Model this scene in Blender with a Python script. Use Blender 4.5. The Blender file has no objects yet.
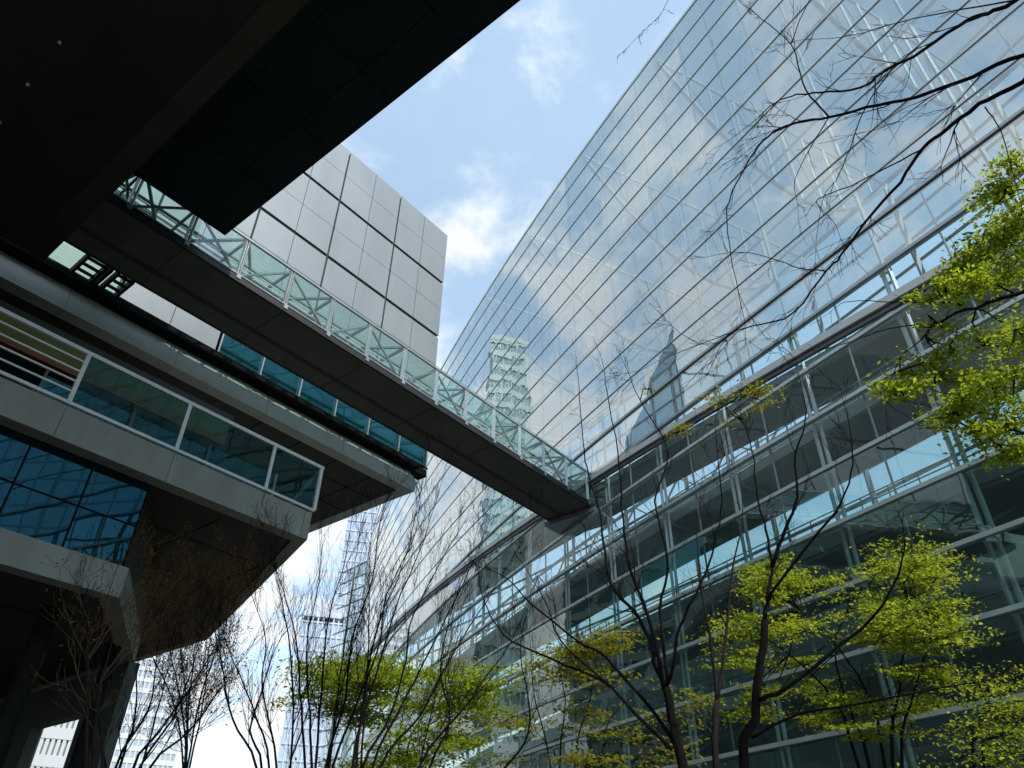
import bpy, math, random
from math import radians, sin, cos, pi, sqrt, atan2, floor
from mathutils import Vector, Matrix, noise

random.seed(7)
S = bpy.context.scene
COL = S.collection
V = Vector

# ------------------------------------------------------------------ camera model
FPX, PITCH, ROLL = 731.018, radians(35.647), radians(0.8146)
CAM = V((0, 0, 1.6))
_fwd = V((0, cos(PITCH), sin(PITCH)))
_up0 = V((0, -sin(PITCH), cos(PITCH)))
_r0 = V((1, 0, 0))
_right = _r0 * cos(ROLL) + _up0 * sin(ROLL)
_up = _up0 * cos(ROLL) - _r0 * sin(ROLL)


def at(x, y, h):
    """World point seen at (x, y) of the photograph, h metres away horizontally."""
    d = _right * (x - 512) + _up * (384 - y) + _fwd * FPX
    return CAM + d * (h / sqrt(d.x * d.x + d.y * d.y))


# ------------------------------------------------------------------ site axes
AU = radians(39.144)
UX, UY = sin(AU), cos(AU)


def L(u, v, z):
    """left-hand buildings' grid: u along the footbridge, v across it, z above the eye"""
    return V((u * UX - v * UY, u * UY + v * UX, z + 1.6))


TH = radians(-27.0234)
RAD = 391.988
TD = V((sin(TH), cos(TH)))
ND = V((cos(TH), -sin(TH)))
P0 = V((5.8, 43.0))
SAG = 14.0


def A(s, n, z, back=False):
    """glass hall: s along the curved front, n metres inside it"""
    a = s / RAD
    r = RAD - n
    x = r * sin(a)
    y = RAD - r * cos(a)
    if back:
        y = 2 * SAG - y
    p = P0 + TD * x + ND * y
    return V((p.x, p.y, z + 1.6))


# ------------------------------------------------------------------ mesh helper
class MB:
    def __init__(self):
        self.v, self.f, self.uv = [], [], None

    def quad(self, a, b, c, d):
        i = len(self.v)
        self.v += [a, b, c, d]
        self.f.append((i, i + 1, i + 2, i + 3))

    def tri(self, a, b, c):
        i = len(self.v)
        self.v += [a, b, c]
        self.f.append((i, i + 1, i + 2))

    def hexa(self, p):
        i = len(self.v)
        self.v += list(p)
        for q in ((0, 3, 2, 1), (4, 5, 6, 7), (0, 1, 5, 4), (1, 2, 6, 5), (2, 3, 7, 6), (3, 0, 4, 7)):
            self.f.append(tuple(i + k for k in q))

    def lbox(self, u0, u1, v0, v1, z0, z1):
        self.hexa([L(u0, v0, z0), L(u1, v0, z0), L(u1, v1, z0), L(u0, v1, z0),
                   L(u0, v0, z1), L(u1, v0, z1), L(u1, v1, z1), L(u0, v1, z1)])

    def box(self, c, sx, sy, sz, rz=0.0):
        ca, sa = cos(rz), sin(rz)
        pts = []
        for dz in (0, 1):
            for dx, dy in ((-.5, -.5), (.5, -.5), (.5, .5), (-.5, .5)):
                x, y = dx * sx, dy * sy
                pts.append(V((c[0] + x * ca - y * sa, c[1] + x * sa + y * ca, c[2] + dz * sz)))
        self.hexa(pts)

    def prism(self, pts, z0, z1):
        i = len(self.v)
        n = len(pts)
        self.v += [V((p.x, p.y, z0 + 1.6)) for p in pts] + [V((p.x, p.y, z1 + 1.6)) for p in pts]
        self.f.append(tuple(i + k for k in reversed(range(n))))
        self.f.append(tuple(i + n + k for k in range(n)))
        for k in range(n):
            j = (k + 1) % n
            self.f.append((i + k, i + j, i + n + j, i + n + k))

    def beam(self, a, b, w, h, up=V((0, 0, 1))):
        d = (b - a)
        if d.length < 1e-6:
            return
        d.normalize()
        x = d.cross(up)
        if x.length < 1e-4:
            x = d.cross(V((1, 0, 0)))
        x.normalize()
        y = x.cross(d)
        x, y = x * w * .5, y * h * .5
        self.hexa([a - x - y, a + x - y, b + x - y, b - x - y, a - x + y, a + x + y, b + x + y, b - x + y])

    def tube(self, pts, rad, n=6, cap=True):
        if len(pts) < 2:
            return
        base = len(self.v)
        N = len(pts)
        ref = None
        for k, p in enumerate(pts):
            d = (pts[min(k + 1, N - 1)] - pts[max(k - 1, 0)])
            if d.length < 1e-9:
                d = V((0, 0, 1))
            d.normalize()
            if ref is None:
                ref = d.orthogonal().normalized()
            ref = (ref - d * ref.dot(d))
            if ref.length < 1e-5:
                ref = d.orthogonal()
            ref.normalize()
            o = d.cross(ref)
            r = rad[k] if not isinstance(rad, (int, float)) else rad
            for j in range(n):
                t = 2 * pi * j / n
                self.v.append(p + ref * (r * cos(t)) + o * (r * sin(t)))
        for k in range(N - 1):
            for j in range(n):
                a = base + k * n + j
                b = base + k * n + (j + 1) % n
                self.f.append((a, b, b + n, a + n))
        if cap:
            self.f.append(tuple(base + j for j in reversed(range(n))))
            self.f.append(tuple(base + (N - 1) * n + j for j in range(n)))

    def arcbox(self, s0, s1, n0, n1, z0, z1, step=2.7, back=False, zf=None):
        """curved bar following the hall front"""
        k = max(1, int(abs(s1 - s0) / step + .5))
        base = len(self.v)
        for i in range(k + 1):
            s = s0 + (s1 - s0) * i / k
            dz = zf(s) if zf else 0
            for n, z in ((n0, z0), (n1, z0), (n1, z1), (n0, z1)):
                self.v.append(A(s, n, z + dz, back))
        for i in range(k):
            a = base + 4 * i
            for j in range(4):
                jj = (j + 1) % 4
                self.f.append((a + j, a + jj, a + 4 + jj, a + 4 + j))
        self.f.append((base, base + 3, base + 2, base + 1))
        e = base + 4 * k
        self.f.append((e, e + 1, e + 2, e + 3))

    def build(self, name, mat, parent=None, smooth=False, loc=None):
        me = bpy.data.meshes.new(name)
        o = bpy.data.objects.new(name, me)
        org = V((0, 0, 0))
        if parent is not None:
            q = parent
            while q is not None:
                org = org + q.location
                q = q.parent
        elif loc is not None:
            org = V(loc)
            o.location = org
        me.from_pydata([tuple(p - org) for p in self.v], [], self.f)
        me.materials.append(mat)
        if self.uv is not None:
            lay = me.uv_layers.new(name='UVMap')
            for li, uv in enumerate(self.uv):
                lay.data[li].uv = uv
        if smooth:
            me.polygons.foreach_set('use_smooth', [True] * len(me.polygons))
        me.update()
        COL.objects.link(o)
        if parent is not None:
            o.parent = parent
        return o


def tag(o, label=None, cat=None, group=None, kind=None):
    if label:
        o['label'] = label
    if cat:
        o['category'] = cat
    if group:
        o['group'] = group
    if kind:
        o['kind'] = kind
    return o


def thing(name, label, cat, loc, group=None):
    o = bpy.data.objects.new(name, None)
    COL.objects.link(o)
    o.location = V(loc)
    o.empty_display_size = .5
    return tag(o, label, cat, group)


# ------------------------------------------------------------------ materials
def newmat(name):
    m = bpy.data.materials.new(name)
    m.use_nodes = True
    nt = m.node_tree
    nt.nodes.clear()
    out = nt.nodes.new('ShaderNodeOutputMaterial')
    return m, nt, out


def lk(nt, a, b):
    nt.links.new(a, b)


def pbr(name, col, rough=.6, metal=0.0, var=.15, scale=1.5, bump=0.0, streak=0.0, spec=.5):
    """painted / stone / metal surface with uneven tone, optional vertical rain streaks and grain"""
    m, nt, out = newmat(name)
    b = nt.nodes.new('ShaderNodeBsdfPrincipled')
    lk(nt, b.outputs[0], out.inputs[0])
    b.inputs['Metallic'].default_value = metal
    b.inputs['Specular IOR Level'].default_value = spec
    geo = nt.nodes.new('ShaderNodeNewGeometry')
    n1 = nt.nodes.new('ShaderNodeTexNoise')
    n1.inputs['Scale'].default_value = scale
    n1.inputs['Detail'].default_value = 6
    n1.inputs['Roughness'].default_value = .65
    mp = nt.nodes.new('ShaderNodeMapping')
    lk(nt, geo.outputs['Position'], mp.inputs['Vector'])
    if streak:
        mp.inputs['Scale'].default_value = (1, 1, 1 - streak)
    lk(nt, mp.outputs[0], n1.inputs['Vector'])
    rmp = nt.nodes.new('ShaderNodeMapRange')
    rmp.inputs['From Min'].default_value = .25
    rmp.inputs['From Max'].default_value = .75
    rmp.inputs['To Min'].default_value = 1 - var
    rmp.inputs['To Max'].default_value = 1 + var
    lk(nt, n1.outputs['Fac'], rmp.inputs['Value'])
    mul = nt.nodes.new('ShaderNodeVectorMath')
    mul.operation = 'SCALE'
    mul.inputs[0].default_value = col
    lk(nt, rmp.outputs[0], mul.inputs['Scale'])
    lk(nt, mul.outputs[0], b.inputs['Base Color'])
    rr = nt.nodes.new('ShaderNodeMapRange')
    rr.inputs['To Min'].default_value = max(0.02, rough - .12)
    rr.inputs['To Max'].default_value = min(1, rough + .12)
    lk(nt, n1.outputs['Fac'], rr.inputs['Value'])
    lk(nt, rr.outputs[0], b.inputs['Roughness'])
    if bump:
        n2 = nt.nodes.new('ShaderNodeTexNoise')
        n2.inputs['Scale'].default_value = scale * 14
        n2.inputs['Detail'].default_value = 4
        lk(nt, geo.outputs['Position'], n2.inputs['Vector'])
        bp = nt.nodes.new('ShaderNodeBump')
        bp.inputs['Strength'].default_value = bump
        bp.inputs['Distance'].default_value = .02
        lk(nt, n2.outputs['Fac'], bp.inputs['Height'])
        lk(nt, bp.outputs[0], b.inputs['Normal'])
    return m


def glass(name, tint, ior, gloss_tint=(1, 1, 1), amt=.006, rough=.0, body=None, body_f=0.0, graze=1.0):
    """architectural glazing: see-through tinted sheet with a slightly wavy mirror coat; panes each sit at their own tilt"""
    m, nt, out = newmat(name)
    tr = nt.nodes.new('ShaderNodeBsdfTransparent')
    tr.inputs[0].default_value = (*tint, 1)
    gl = nt.nodes.new('ShaderNodeBsdfGlossy')
    gl.inputs['Color'].default_value = (*gloss_tint, 1)
    gl.inputs['Roughness'].default_value = rough
    uv = nt.nodes.new('ShaderNodeTexCoord')
    fl = nt.nodes.new('ShaderNodeVectorMath')
    fl.operation = 'FLOOR'
    lk(nt, uv.outputs['UV'], fl.inputs[0])
    wn = nt.nodes.new('ShaderNodeTexWhiteNoise')
    wn.noise_dimensions = '3D'
    lk(nt, fl.outputs[0], wn.inputs['Vector'])
    s1 = nt.nodes.new('ShaderNodeVectorMath')
    s1.operation = 'SUBTRACT'
    lk(nt, wn.outputs['Color'], s1.inputs[0])
    s1.inputs[1].default_value = (.5, .5, .5)
    s2 = nt.nodes.new('ShaderNodeVectorMath')
    s2.operation = 'SCALE'
    s2.inputs['Scale'].default_value = amt
    lk(nt, s1.outputs[0], s2.inputs[0])
    geo = nt.nodes.new('ShaderNodeNewGeometry')
    nz = nt.nodes.new('ShaderNodeTexNoise')
    nz.inputs['Scale'].default_value = .9
    nz.inputs['Detail'].default_value = 1.5
    lk(nt, geo.outputs['Position'], nz.inputs['Vector'])
    s3 = nt.nodes.new('ShaderNodeVectorMath')
    s3.operation = 'SUBTRACT'
    lk(nt, nz.outputs['Color'], s3.inputs[0])
    s3.inputs[1].default_value = (.5, .5, .5)
    s4 = nt.nodes.new('ShaderNodeVectorMath')
    s4.operation = 'SCALE'
    s4.inputs['Scale'].default_value = amt * 1.6
    lk(nt, s3.outputs[0], s4.inputs[0])
    a1 = nt.nodes.new('ShaderNodeVectorMath')
    a1.operation = 'ADD'
    lk(nt, s2.outputs[0], a1.inputs[0])
    lk(nt, s4.outputs[0], a1.inputs[1])
    a2 = nt.nodes.new('ShaderNodeVectorMath')
    a2.operation = 'ADD'
    lk(nt, geo.outputs['Normal'], a2.inputs[0])
    lk(nt, a1.outputs[0], a2.inputs[1])
    nm = nt.nodes.new('ShaderNodeVectorMath')
    nm.operation = 'NORMALIZE'
    lk(nt, a2.outputs[0], nm.inputs[0])
    lk(nt, nm.outputs[0], gl.inputs['Normal'])
    fr = nt.nodes.new('ShaderNodeFresnel')
    fr.inputs['IOR'].default_value = ior
    # the pane is one sheet: use the outward-facing ratio from both sides
    mx = nt.nodes.new('ShaderNodeMixShader')
    lk(nt, tr.outputs[0], mx.inputs[1])
    lk(nt, gl.outputs[0], mx.inputs[2])
    bf = nt.nodes.new('ShaderNodeMath')
    bf.operation = 'MAXIMUM'
    lw = nt.nodes.new('ShaderNodeLayerWeight')
    lw.inputs['Blend'].default_value = .5
    pw = nt.nodes.new('ShaderNodeMath')
    pw.operation = 'POWER'
    lk(nt, lw.outputs['Facing'], pw.inputs[0])
    pw.inputs[1].default_value = 3.5
    f0 = ((ior - 1) / (ior + 1)) ** 2
    ma = nt.nodes.new('ShaderNodeMath')
    ma.operation = 'MULTIPLY_ADD'
    lk(nt, pw.outputs[0], ma.inputs[0])
    ma.inputs[1].default_value = (1 - f0) * graze
    ma.inputs[2].default_value = f0
    lk(nt, ma.outputs[0], mx.inputs[0])
    last = mx
    if body is not None:
        df = nt.nodes.new('ShaderNodeBsdfDiffuse')
        df.inputs[0].default_value = (*body, 1)
        m2 = nt.nodes.new('ShaderNodeMixShader')
        m2.inputs[0].default_value = body_f
        lk(nt, tr.outputs[0], m2.inputs[1])
        lk(nt, df.outputs[0], m2.inputs[2])
        lk(nt, m2.outputs[0], mx.inputs[1])
    lk(nt, last.outputs[0], out.inputs[0])
    nt.nodes.remove(bf)
    nt.nodes.remove(fr)
    return m


def leafmat(name, c1, c2, tl1, tl2):
    m, nt, out = newmat(name)
    geo = nt.nodes.new('ShaderNodeNewGeometry')
    mixc = nt.nodes.new('ShaderNodeMix')
    mixc.data_type = 'RGBA'
    lk(nt, geo.outputs['Random Per Island'], mixc.inputs[0])
    mixc.inputs[6].default_value = (*c1, 1)
    mixc.inputs[7].default_value = (*c2, 1)
    mixt = nt.nodes.new('ShaderNodeMix')
    mixt.data_type = 'RGBA'
    lk(nt, geo.outputs['Random Per Island'], mixt.inputs[0])
    mixt.inputs[6].default_value = (*tl1, 1)
    mixt.inputs[7].default_value = (*tl2, 1)
    d = nt.nodes.new('ShaderNodeBsdfDiffuse')
    t = nt.nodes.new('ShaderNodeBsdfTranslucent')
    lk(nt, mixc.outputs[2], d.inputs[0])
    lk(nt, mixt.outputs[2], t.inputs[0])
    a = nt.nodes.new('ShaderNodeAddShader')
    lk(nt, d.outputs[0], a.inputs[0])
    lk(nt, t.outputs[0], a.inputs[1])
    lk(nt, a.outputs[0], out.inputs[0])
    return m


M = {}
M['panel'] = pbr('metal_panel', (.27, .30, .315), .46, .25, .11, .25, streak=.7)
M['joint_pale'] = pbr('joint_grey', (.11, .12, .125), .8)
M['joint'] = pbr('joint_dark', (.02, .022, .024), .8)
M['concrete'] = pbr('pale_concrete', (.245, .275, .25), .75, 0, .2, 1.3, .25, streak=.8)
M['fascia'] = pbr('grey_green_fascia', (.52, .57, .55), .6, .0, .1, .7, streak=.5)
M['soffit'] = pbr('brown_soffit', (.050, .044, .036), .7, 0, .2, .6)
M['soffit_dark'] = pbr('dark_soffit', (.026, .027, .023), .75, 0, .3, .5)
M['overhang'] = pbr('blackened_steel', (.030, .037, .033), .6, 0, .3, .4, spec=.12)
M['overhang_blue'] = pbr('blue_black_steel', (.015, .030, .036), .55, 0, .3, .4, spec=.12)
M['edge_brown'] = pbr('dark_bronze_edge', (.045, .043, .034), .6, 0, .25, .8, spec=.2)
M['black'] = pbr('black_steel', (.008, .009, .009), .75, 0, .2, 1, spec=.15)
M['deck'] = pbr('bridge_deck_soffit', (.10, .108, .092), .7, 0, .28, .8)
M['deck_edge'] = pbr('bridge_edge', (.02, .021, .02), .5, .2, .15, 1)
M['steel'] = pbr('white_steel', (.62, .66, .65), .4, .1, .08, 1.2)
M['steel_bright'] = pbr('bright_white_steel', (.80, .82, .81), .4, 0, .06, 1.2)
M['hall_steel'] = pbr('hall_steel', (.26, .29, .29), .45, .2, .1, 1.2)
M['rib_steel'] = pbr('rib_steel', (.48, .52, .53), .45, .1, .1, 1.2)
M['alu'] = pbr('grey_aluminium', (.36, .39, .40), .38, .55, .12, 1.1)
M['brace'] = pbr('green_grey_brace', (.16, .21, .20), .5, .1, .15, 1)
M['alu_pale'] = pbr('pale_aluminium', (.56, .65, .64), .4, .3, .12, 1.1)
M['alu_dark'] = pbr('dark_aluminium', (.11, .12, .125), .45, .5, .15, 1.1)
M['inner'] = pbr('hall_inner_wall', (.20, .26, .25), .6, 0, .12, .5)
M['floor_in'] = pbr('hall_floor_edge', (.22, .25, .24), .6, 0, .1, .8)
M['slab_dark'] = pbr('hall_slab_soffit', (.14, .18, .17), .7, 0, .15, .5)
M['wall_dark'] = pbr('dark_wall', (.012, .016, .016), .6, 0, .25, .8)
M['wall_green'] = pbr('grey_green_wall', (.10, .125, .115), .7, 0, .12, .8, .15)
M['orange'] = pbr('rust_trim', (.18, .06, .02), .6, 0, .2, 1)
M['olive'] = pbr('olive_panel', (.11, .115, .03), .6, 0, .2, 1)
M['tower_white'] = pbr('white_tower_wall', (.62, .66, .68), .6, 0, .06, .05)
M['tower_grey'] = pbr('grey_tower_wall', (.40, .42, .43), .6, 0, .06, .05)
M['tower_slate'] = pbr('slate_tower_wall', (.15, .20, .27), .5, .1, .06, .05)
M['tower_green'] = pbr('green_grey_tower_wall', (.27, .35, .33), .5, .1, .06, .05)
M['tower_blue_hazed'] = pbr('hazed_blue_tower_wall', (.50, .57, .66), .5, .1, .06, .05)  # bluish wall, lightened in colour to stand in for distance haze
M['bark'] = pbr('dark_bark', (.008, .0068, .0065), .95, 0, .5, 11, 1.0, spec=.15)
M['bark_brown'] = pbr('brown_bark', (.022, .018, .015), .95, 0, .45, 11, .9, spec=.15)
M['bark_pale'] = pbr('pale_bark', (.026, .023, .02), .95, 0, .4, 9, .9, spec=.15)
M['twig_rust'] = pbr('budding_twig', (.10, .058, .022), .9, 0, .4, 6)
M['hall_glass'] = glass('hall_glass', (.42, .53, .53), 3.5, (.96, .99, .98), .013, body=(.50, .53, .53), body_f=.13)
M['lower_glass'] = glass('lower_glass', (.56, .74, .70), 2.2, (.86, 1.0, .97), .010, body=(.40, .50, .48), body_f=.06, graze=.7)
M['clear_glass'] = glass('clear_glass', (.88, .97, .96), 1.35, (.9, 1.0, .98), .006, body=(.5, .58, .57), body_f=.06, graze=.45)  # lighter, less reflective tint on these rows so the band reads bright
M['roof_glass'] = glass('roof_glass', (.50, .58, .60), 2.0)
M['back_glass'] = glass('back_glass', (.78, .86, .86), 1.7)
M['bridge_glass'] = glass('bridge_glass', (.80, .93, .90), 1.7, (1, 1, 1), .004, body=(.68, .88, .82), body_f=.05)
M['blue_glass'] = glass('blue_glass', (.03, .09, .11), 2.9, (.055, .20, .27), .006, body=(.003, .012, .016), body_f=.75)
M['band_glass'] = glass('band_glass', (.05, .14, .16), 2.9, (.16, .52, .60), .010, body=(.006, .035, .042), body_f=.7)
M['rail_glass'] = glass('rail_glass', (.30, .56, .50), 1.4, (.35, .70, .68), .006, graze=.5)
M['tower_glass'] = glass('tower_glass', (.02, .03, .04), 2.6, (.75, .86, .95), .012, body=(.12, .17, .22), body_f=.9)
M['tower_pane'] = glass('tower_pane', (.05, .06, .07), 2.4, (.9, .95, 1), .012, body=(.30, .34, .37), body_f=.95)
M['tower_haze'] = glass('tower_haze', (.05, .06, .07), 2.2, (.85, .93, 1), .012, body=(.40, .48, .58), body_f=.95)  # panes paled the same way, haze put into the body colour
M['slate_glass'] = glass('slate_glass', (.02, .03, .04), 2.2, (.7, .85, 1), .012, body=(.10, .15, .21), body_f=.95)
M['green_glass'] = glass('green_glass', (.02, .03, .03), 2.0, (.7, .95, .9), .014, body=(.14, .22, .21), body_f=.95)
M['leaf'] = leafmat('spring_leaf', (.05, .075, .008), (.09, .115, .012), (.16, .23, .014), (.32, .36, .022))
M['leaf_mid'] = leafmat('mid_leaf', (.035, .055, .008), (.085, .10, .014), (.12, .18, .014), (.34, .37, .03))
M['leaf_dim'] = leafmat('olive_leaf', (.045, .06, .008), (.08, .085, .012), (.14, .16, .012), (.24, .22, .02))
M['bud'] = leafmat('rust_bud', (.09, .05, .015), (.13, .085, .02), (.05, .03, .008), (.10, .06, .01))


# ------------------------------------------------------------------ light, sky, camera
SUN_AZ, SUN_EL = radians(140), radians(47)
w = bpy.data.worlds.new('World')
S.world = w
w.use_nodes = True
nt = w.node_tree
nt.nodes.clear()
wo = nt.nodes.new('ShaderNodeOutputWorld')
sky = nt.nodes.new('ShaderNodeTexSky')
sky.sky_type = 'NISHITA'
sky.sun_disc = False
sky.sun_elevation = SUN_EL
sky.sun_rotation = SUN_AZ
sky.altitude = 20
sky.air_density = 1.0
sky.dust_density = .8
sky.ozone_density = 1.2
bg = nt.nodes.new('ShaderNodeBackground')
bg.inputs['Strength'].default_value = .15
lk(nt, sky.outputs[0], bg.inputs[0])
# clouds: two octaves of drifting noise on a dome-plane
tc = nt.nodes.new('ShaderNodeTexCoord')
sep = nt.nodes.new('ShaderNodeSeparateXYZ')
lk(nt, tc.outputs['Generated'], sep.inputs[0])


def mth(op, a, b=None, c=None, clamp=False):
    n = nt.nodes.new('ShaderNodeMath')
    n.operation = op
    n.use_clamp = clamp
    for i, x in enumerate((a, b, c)):
        if x is None:
            continue
        if isinstance(x, (int, float)):
            n.inputs[i].default_value = x
        else:
            lk(nt, x, n.inputs[i])
    return n.outputs[0]


CZ = 14.2
zc = mth('MAXIMUM', sep.outputs['Z'], 0.0)
zz = mth('ADD', zc, .22)
px_ = mth('DIVIDE', sep.outputs['X'], zz)
py_ = mth('DIVIDE', sep.outputs['Y'], zz)
cmb = nt.nodes.new('ShaderNodeCombineXYZ')
lk(nt, px_, cmb.inputs[0])
lk(nt, py_, cmb.inputs[1])
cmb.inputs[2].default_value = CZ
cn = nt.nodes.new('ShaderNodeTexNoise')
cn.inputs['Scale'].default_value = 5.2
cn.inputs['Detail'].default_value = 9
cn.inputs['Roughness'].default_value = .58
cn.inputs['Distortion'].default_value = .35
lk(nt, cmb.outputs[0], cn.inputs['Vector'])
# more cloud towards the west and towards the horizon
west = mth('MULTIPLY', sep.outputs['X'], -.17)
low = mth('MULTIPLY', mth('SUBTRACT', .62, zc), .30)
bias = mth('ADD', west, mth('MAXIMUM', low, -.02))
val = mth('ADD', cn.outputs['Fac'], bias)
rng = nt.nodes.new('ShaderNodeMapRange')
rng.interpolation_type = 'SMOOTHSTEP'
rng.inputs['From Min'].default_value = .49
rng.inputs['From Max'].default_value = .72
lk(nt, val, rng.inputs['Value'])
cfac = mth('MULTIPLY_ADD', rng.outputs[0], .50, .46)
cbg = nt.nodes.new('ShaderNodeBackground')
cmx = nt.nodes.new('ShaderNodeMix')
cmx.data_type = 'RGBA'
lk(nt, rng.outputs[0], cmx.inputs[0])
cmx.inputs[6].default_value = (.66, .86, 1.0, 1)
cmx.inputs[7].default_value = (.97, .99, 1.0, 1)
lk(nt, cmx.outputs[2], cbg.inputs['Color'])
cn2 = nt.nodes.new('ShaderNodeTexNoise')
cn2.inputs['Scale'].default_value = 2.1
cn2.inputs['Detail'].default_value = 5
lk(nt, cmb.outputs[0], cn2.inputs['Vector'])
cst = nt.nodes.new('ShaderNodeMapRange')
cst.inputs['From Min'].default_value = .35
cst.inputs['From Max'].default_value = .62
cst.inputs['To Min'].default_value = .47
cst.inputs['To Max'].default_value = .57
lk(nt, cn2.outputs['Fac'], cst.inputs['Value'])
lk(nt, cst.outputs[0], cbg.inputs['Strength'])
wm = nt.nodes.new('ShaderNodeMixShader')
lk(nt, cfac, wm.inputs[0])
lk(nt, bg.outputs[0], wm.inputs[1])
lk(nt, cbg.outputs[0], wm.inputs[2])
lk(nt, wm.outputs[0], wo.inputs[0])

sl = bpy.data.lights.new('sun', 'SUN')
sl.energy = 2.0
sl.angle = radians(.53)
sl.color = (1.0, .97, .92)
so = bpy.data.objects.new('sun', sl)
COL.objects.link(so)
sd = V((sin(SUN_AZ) * cos(SUN_EL), cos(SUN_AZ) * cos(SUN_EL), sin(SUN_EL)))
so.rotation_euler = (-sd).to_track_quat('-Z', 'Y').to_euler()
so.location = sd * 200

cam = bpy.data.cameras.new('camera')
cam.lens = FPX * 36 / 1024
cam.sensor_width = 36
cam.clip_end = 5000
cam.clip_start = .05
co = bpy.data.objects.new('camera', cam)
COL.objects.link(co)
rot = Matrix((_right, _up, -_fwd)).transposed()
co.matrix_world = Matrix.Translation(CAM) @ rot.to_4x4()
S.camera = co
S.view_settings.view_transform = 'Standard'
S.view_settings.look = 'None'
S.view_settings.exposure = 1.1
S.view_settings.gamma = 1
S.render.engine = 'CYCLES'
S.cycles.max_bounces = 14
S.cycles.transparent_max_bounces = 24
S.cycles.glossy_bounces = 5
S.cycles.diffuse_bounces = 3
S.cycles.caustics_reflective = False
S.cycles.caustics_refractive = False

# ------------------------------------------------------------------ ground
g = MB()
R_ = 1500
g.quad(V((-R_, -R_, 0)), V((R_, -R_, 0)), V((R_, R_, 0)), V((-R_, R_, 0)))
m, nt2, out = newmat('plaza_paving')
b = nt2.nodes.new('ShaderNodeBsdfPrincipled')
br = nt2.nodes.new('ShaderNodeTexBrick')
ge = nt2.nodes.new('ShaderNodeNewGeometry')
lk(nt2, ge.outputs['Position'], br.inputs['Vector'])
br.inputs['Scale'].default_value = 1.1
br.inputs['Color1'].default_value = (.13, .125, .115, 1)
br.inputs['Color2'].default_value = (.17, .165, .15, 1)
br.inputs['Mortar'].default_value = (.06, .06, .055, 1)
br.inputs['Mortar Size'].default_value = .01
lk(nt2, br.outputs[0], b.inputs['Base Color'])
b.inputs['Roughness'].default_value = .7
lk(nt2, b.outputs[0], out.inputs[0])
tag(g.build('ground', m), kind='structure')

# ------------------------------------------------------------------ GLASS HALL
Z0, DZ, NZ = 5.574 - 2 * 2.564 - .446, 2.564, 22
ZT = [5.574 + 2.5645 * k for k in range(-2, 21)]
ZTOP = ZT[-1]
SA, SB = -92.0, 114.0
hall = thing('glass_hall', 'huge curved glass hall with silver transoms rising along the right side', 'building', A(0, 14, -1.6))
MS = 5.45
s_first = -16.75
heavy = [s_first + MS * k for k in range(int((SA - s_first) / MS), int((SB - s_first) / MS) + 1)]
heavy = [s for s in heavy if SA < s < SB]


def skin(back, mat, name, k0=0, k1=99):
    mb = MB()
    uvs = []
    zs = ([-1.55] + ZT)[k0:k1]
    cols = []
    s = s_first - 40 * MS / 2
    while s < SB:
        if s >= SA:
            cols.append(s)
        s += MS / 2
    for i in range(len(cols) - 1):
        for k in range(len(zs) - 1):
            q = [A(cols[i], 0, zs[k], back), A(cols[i + 1], 0, zs[k], back), A(cols[i + 1], 0, zs[k + 1], back), A(cols[i], 0, zs[k + 1], back)]
            if back:
                q = q[::-1]
            else:
                q = [q[1], q[0], q[3], q[2]]
            mb.quad(*q)
            e = .02
            uvs += [(i + e, k + e), (i + 1 - e, k + e), (i + 1 - e, k + 1 - e), (i + e, k + 1 - e)]
    mb.uv = uvs
    o = mb.build(name, mat, hall)
    return o


skin(False, M['lower_glass'], 'lower_glazing', 0, 8)
skin(False, M['clear_glass'], 'clear_glazing', 7, 11)
skin(False, M['hall_glass'], 'front_glazing', 10, 99)
skin(True, M['back_glass'], 'rear_glazing')
for k, z in enumerate(ZT):
    mb = MB()
    hgt, tm, dp = .05, 'alu_pale', .05
    if k == len(ZT) - 1:
        hgt = .30
    elif k in (9, 10):
        hgt, tm, dp = .16, 'alu', .1
    elif k < 9:
        hgt, tm, dp = .17, 'alu_pale', .1
    # three flush bars: outer cap, thermal gap, inner rail
    mb.arcbox(SA, SB, -dp, -.012, z - hgt / 2, z + hgt / 2)
    mb.arcbox(SA, SB, .012, dp * 2, z - hgt * .5, z + hgt * .5)
    mb.build('transom', M[tm], hall)
    mb = MB()
    mb.arcbox(SA, SB, .012, .25, z - .09, z + .09, 5.4, True)
    mb.build('rear_transom', M['hall_steel'], hall)
for s in heavy:
    mb = MB()
    ZM = ZT[9]
    mb.beam(A(s - .17, .42, -1.6), A(s - .17, .42, ZM), .15, .13)
    mb.beam(A(s + .17, .42, -1.6), A(s + .17, .42, ZM), .15, .13)
    for z in ZT[:10]:
        mb.beam(A(s - .3, .42, z), A(s + .3, .42, z), .08, .16)
        mb.beam(A(s, .1, z), A(s, .55, z), .07, .1)
    mb.build('mullion', M['steel'], hall)
    mb = MB()
    mb.beam(A(s, .42, ZM), A(s, .42, ZTOP), .14, .14)
    for z in ZT[10:-1]:
        mb.beam(A(s, .1, z), A(s, .55, z), .06, .08)
    mb.build('upper_mullion', M['hall_steel'], hall)
    mb = MB()
    t = s + MS / 2
    if t < SB:
        mb.tube([A(t, .3, -1.6), A(t, .3, ZTOP)], .05, 6)
        mb.build('thin_mullion', M['hall_steel'], hall)
for s in heavy[::2]:
    mb = MB()
    mb.beam(A(s, .5, -1.6, True), A(s, .5, ZTOP, True), .3, .4)
    mb.build('rear_mullion', M['hall_steel'], hall)
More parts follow.
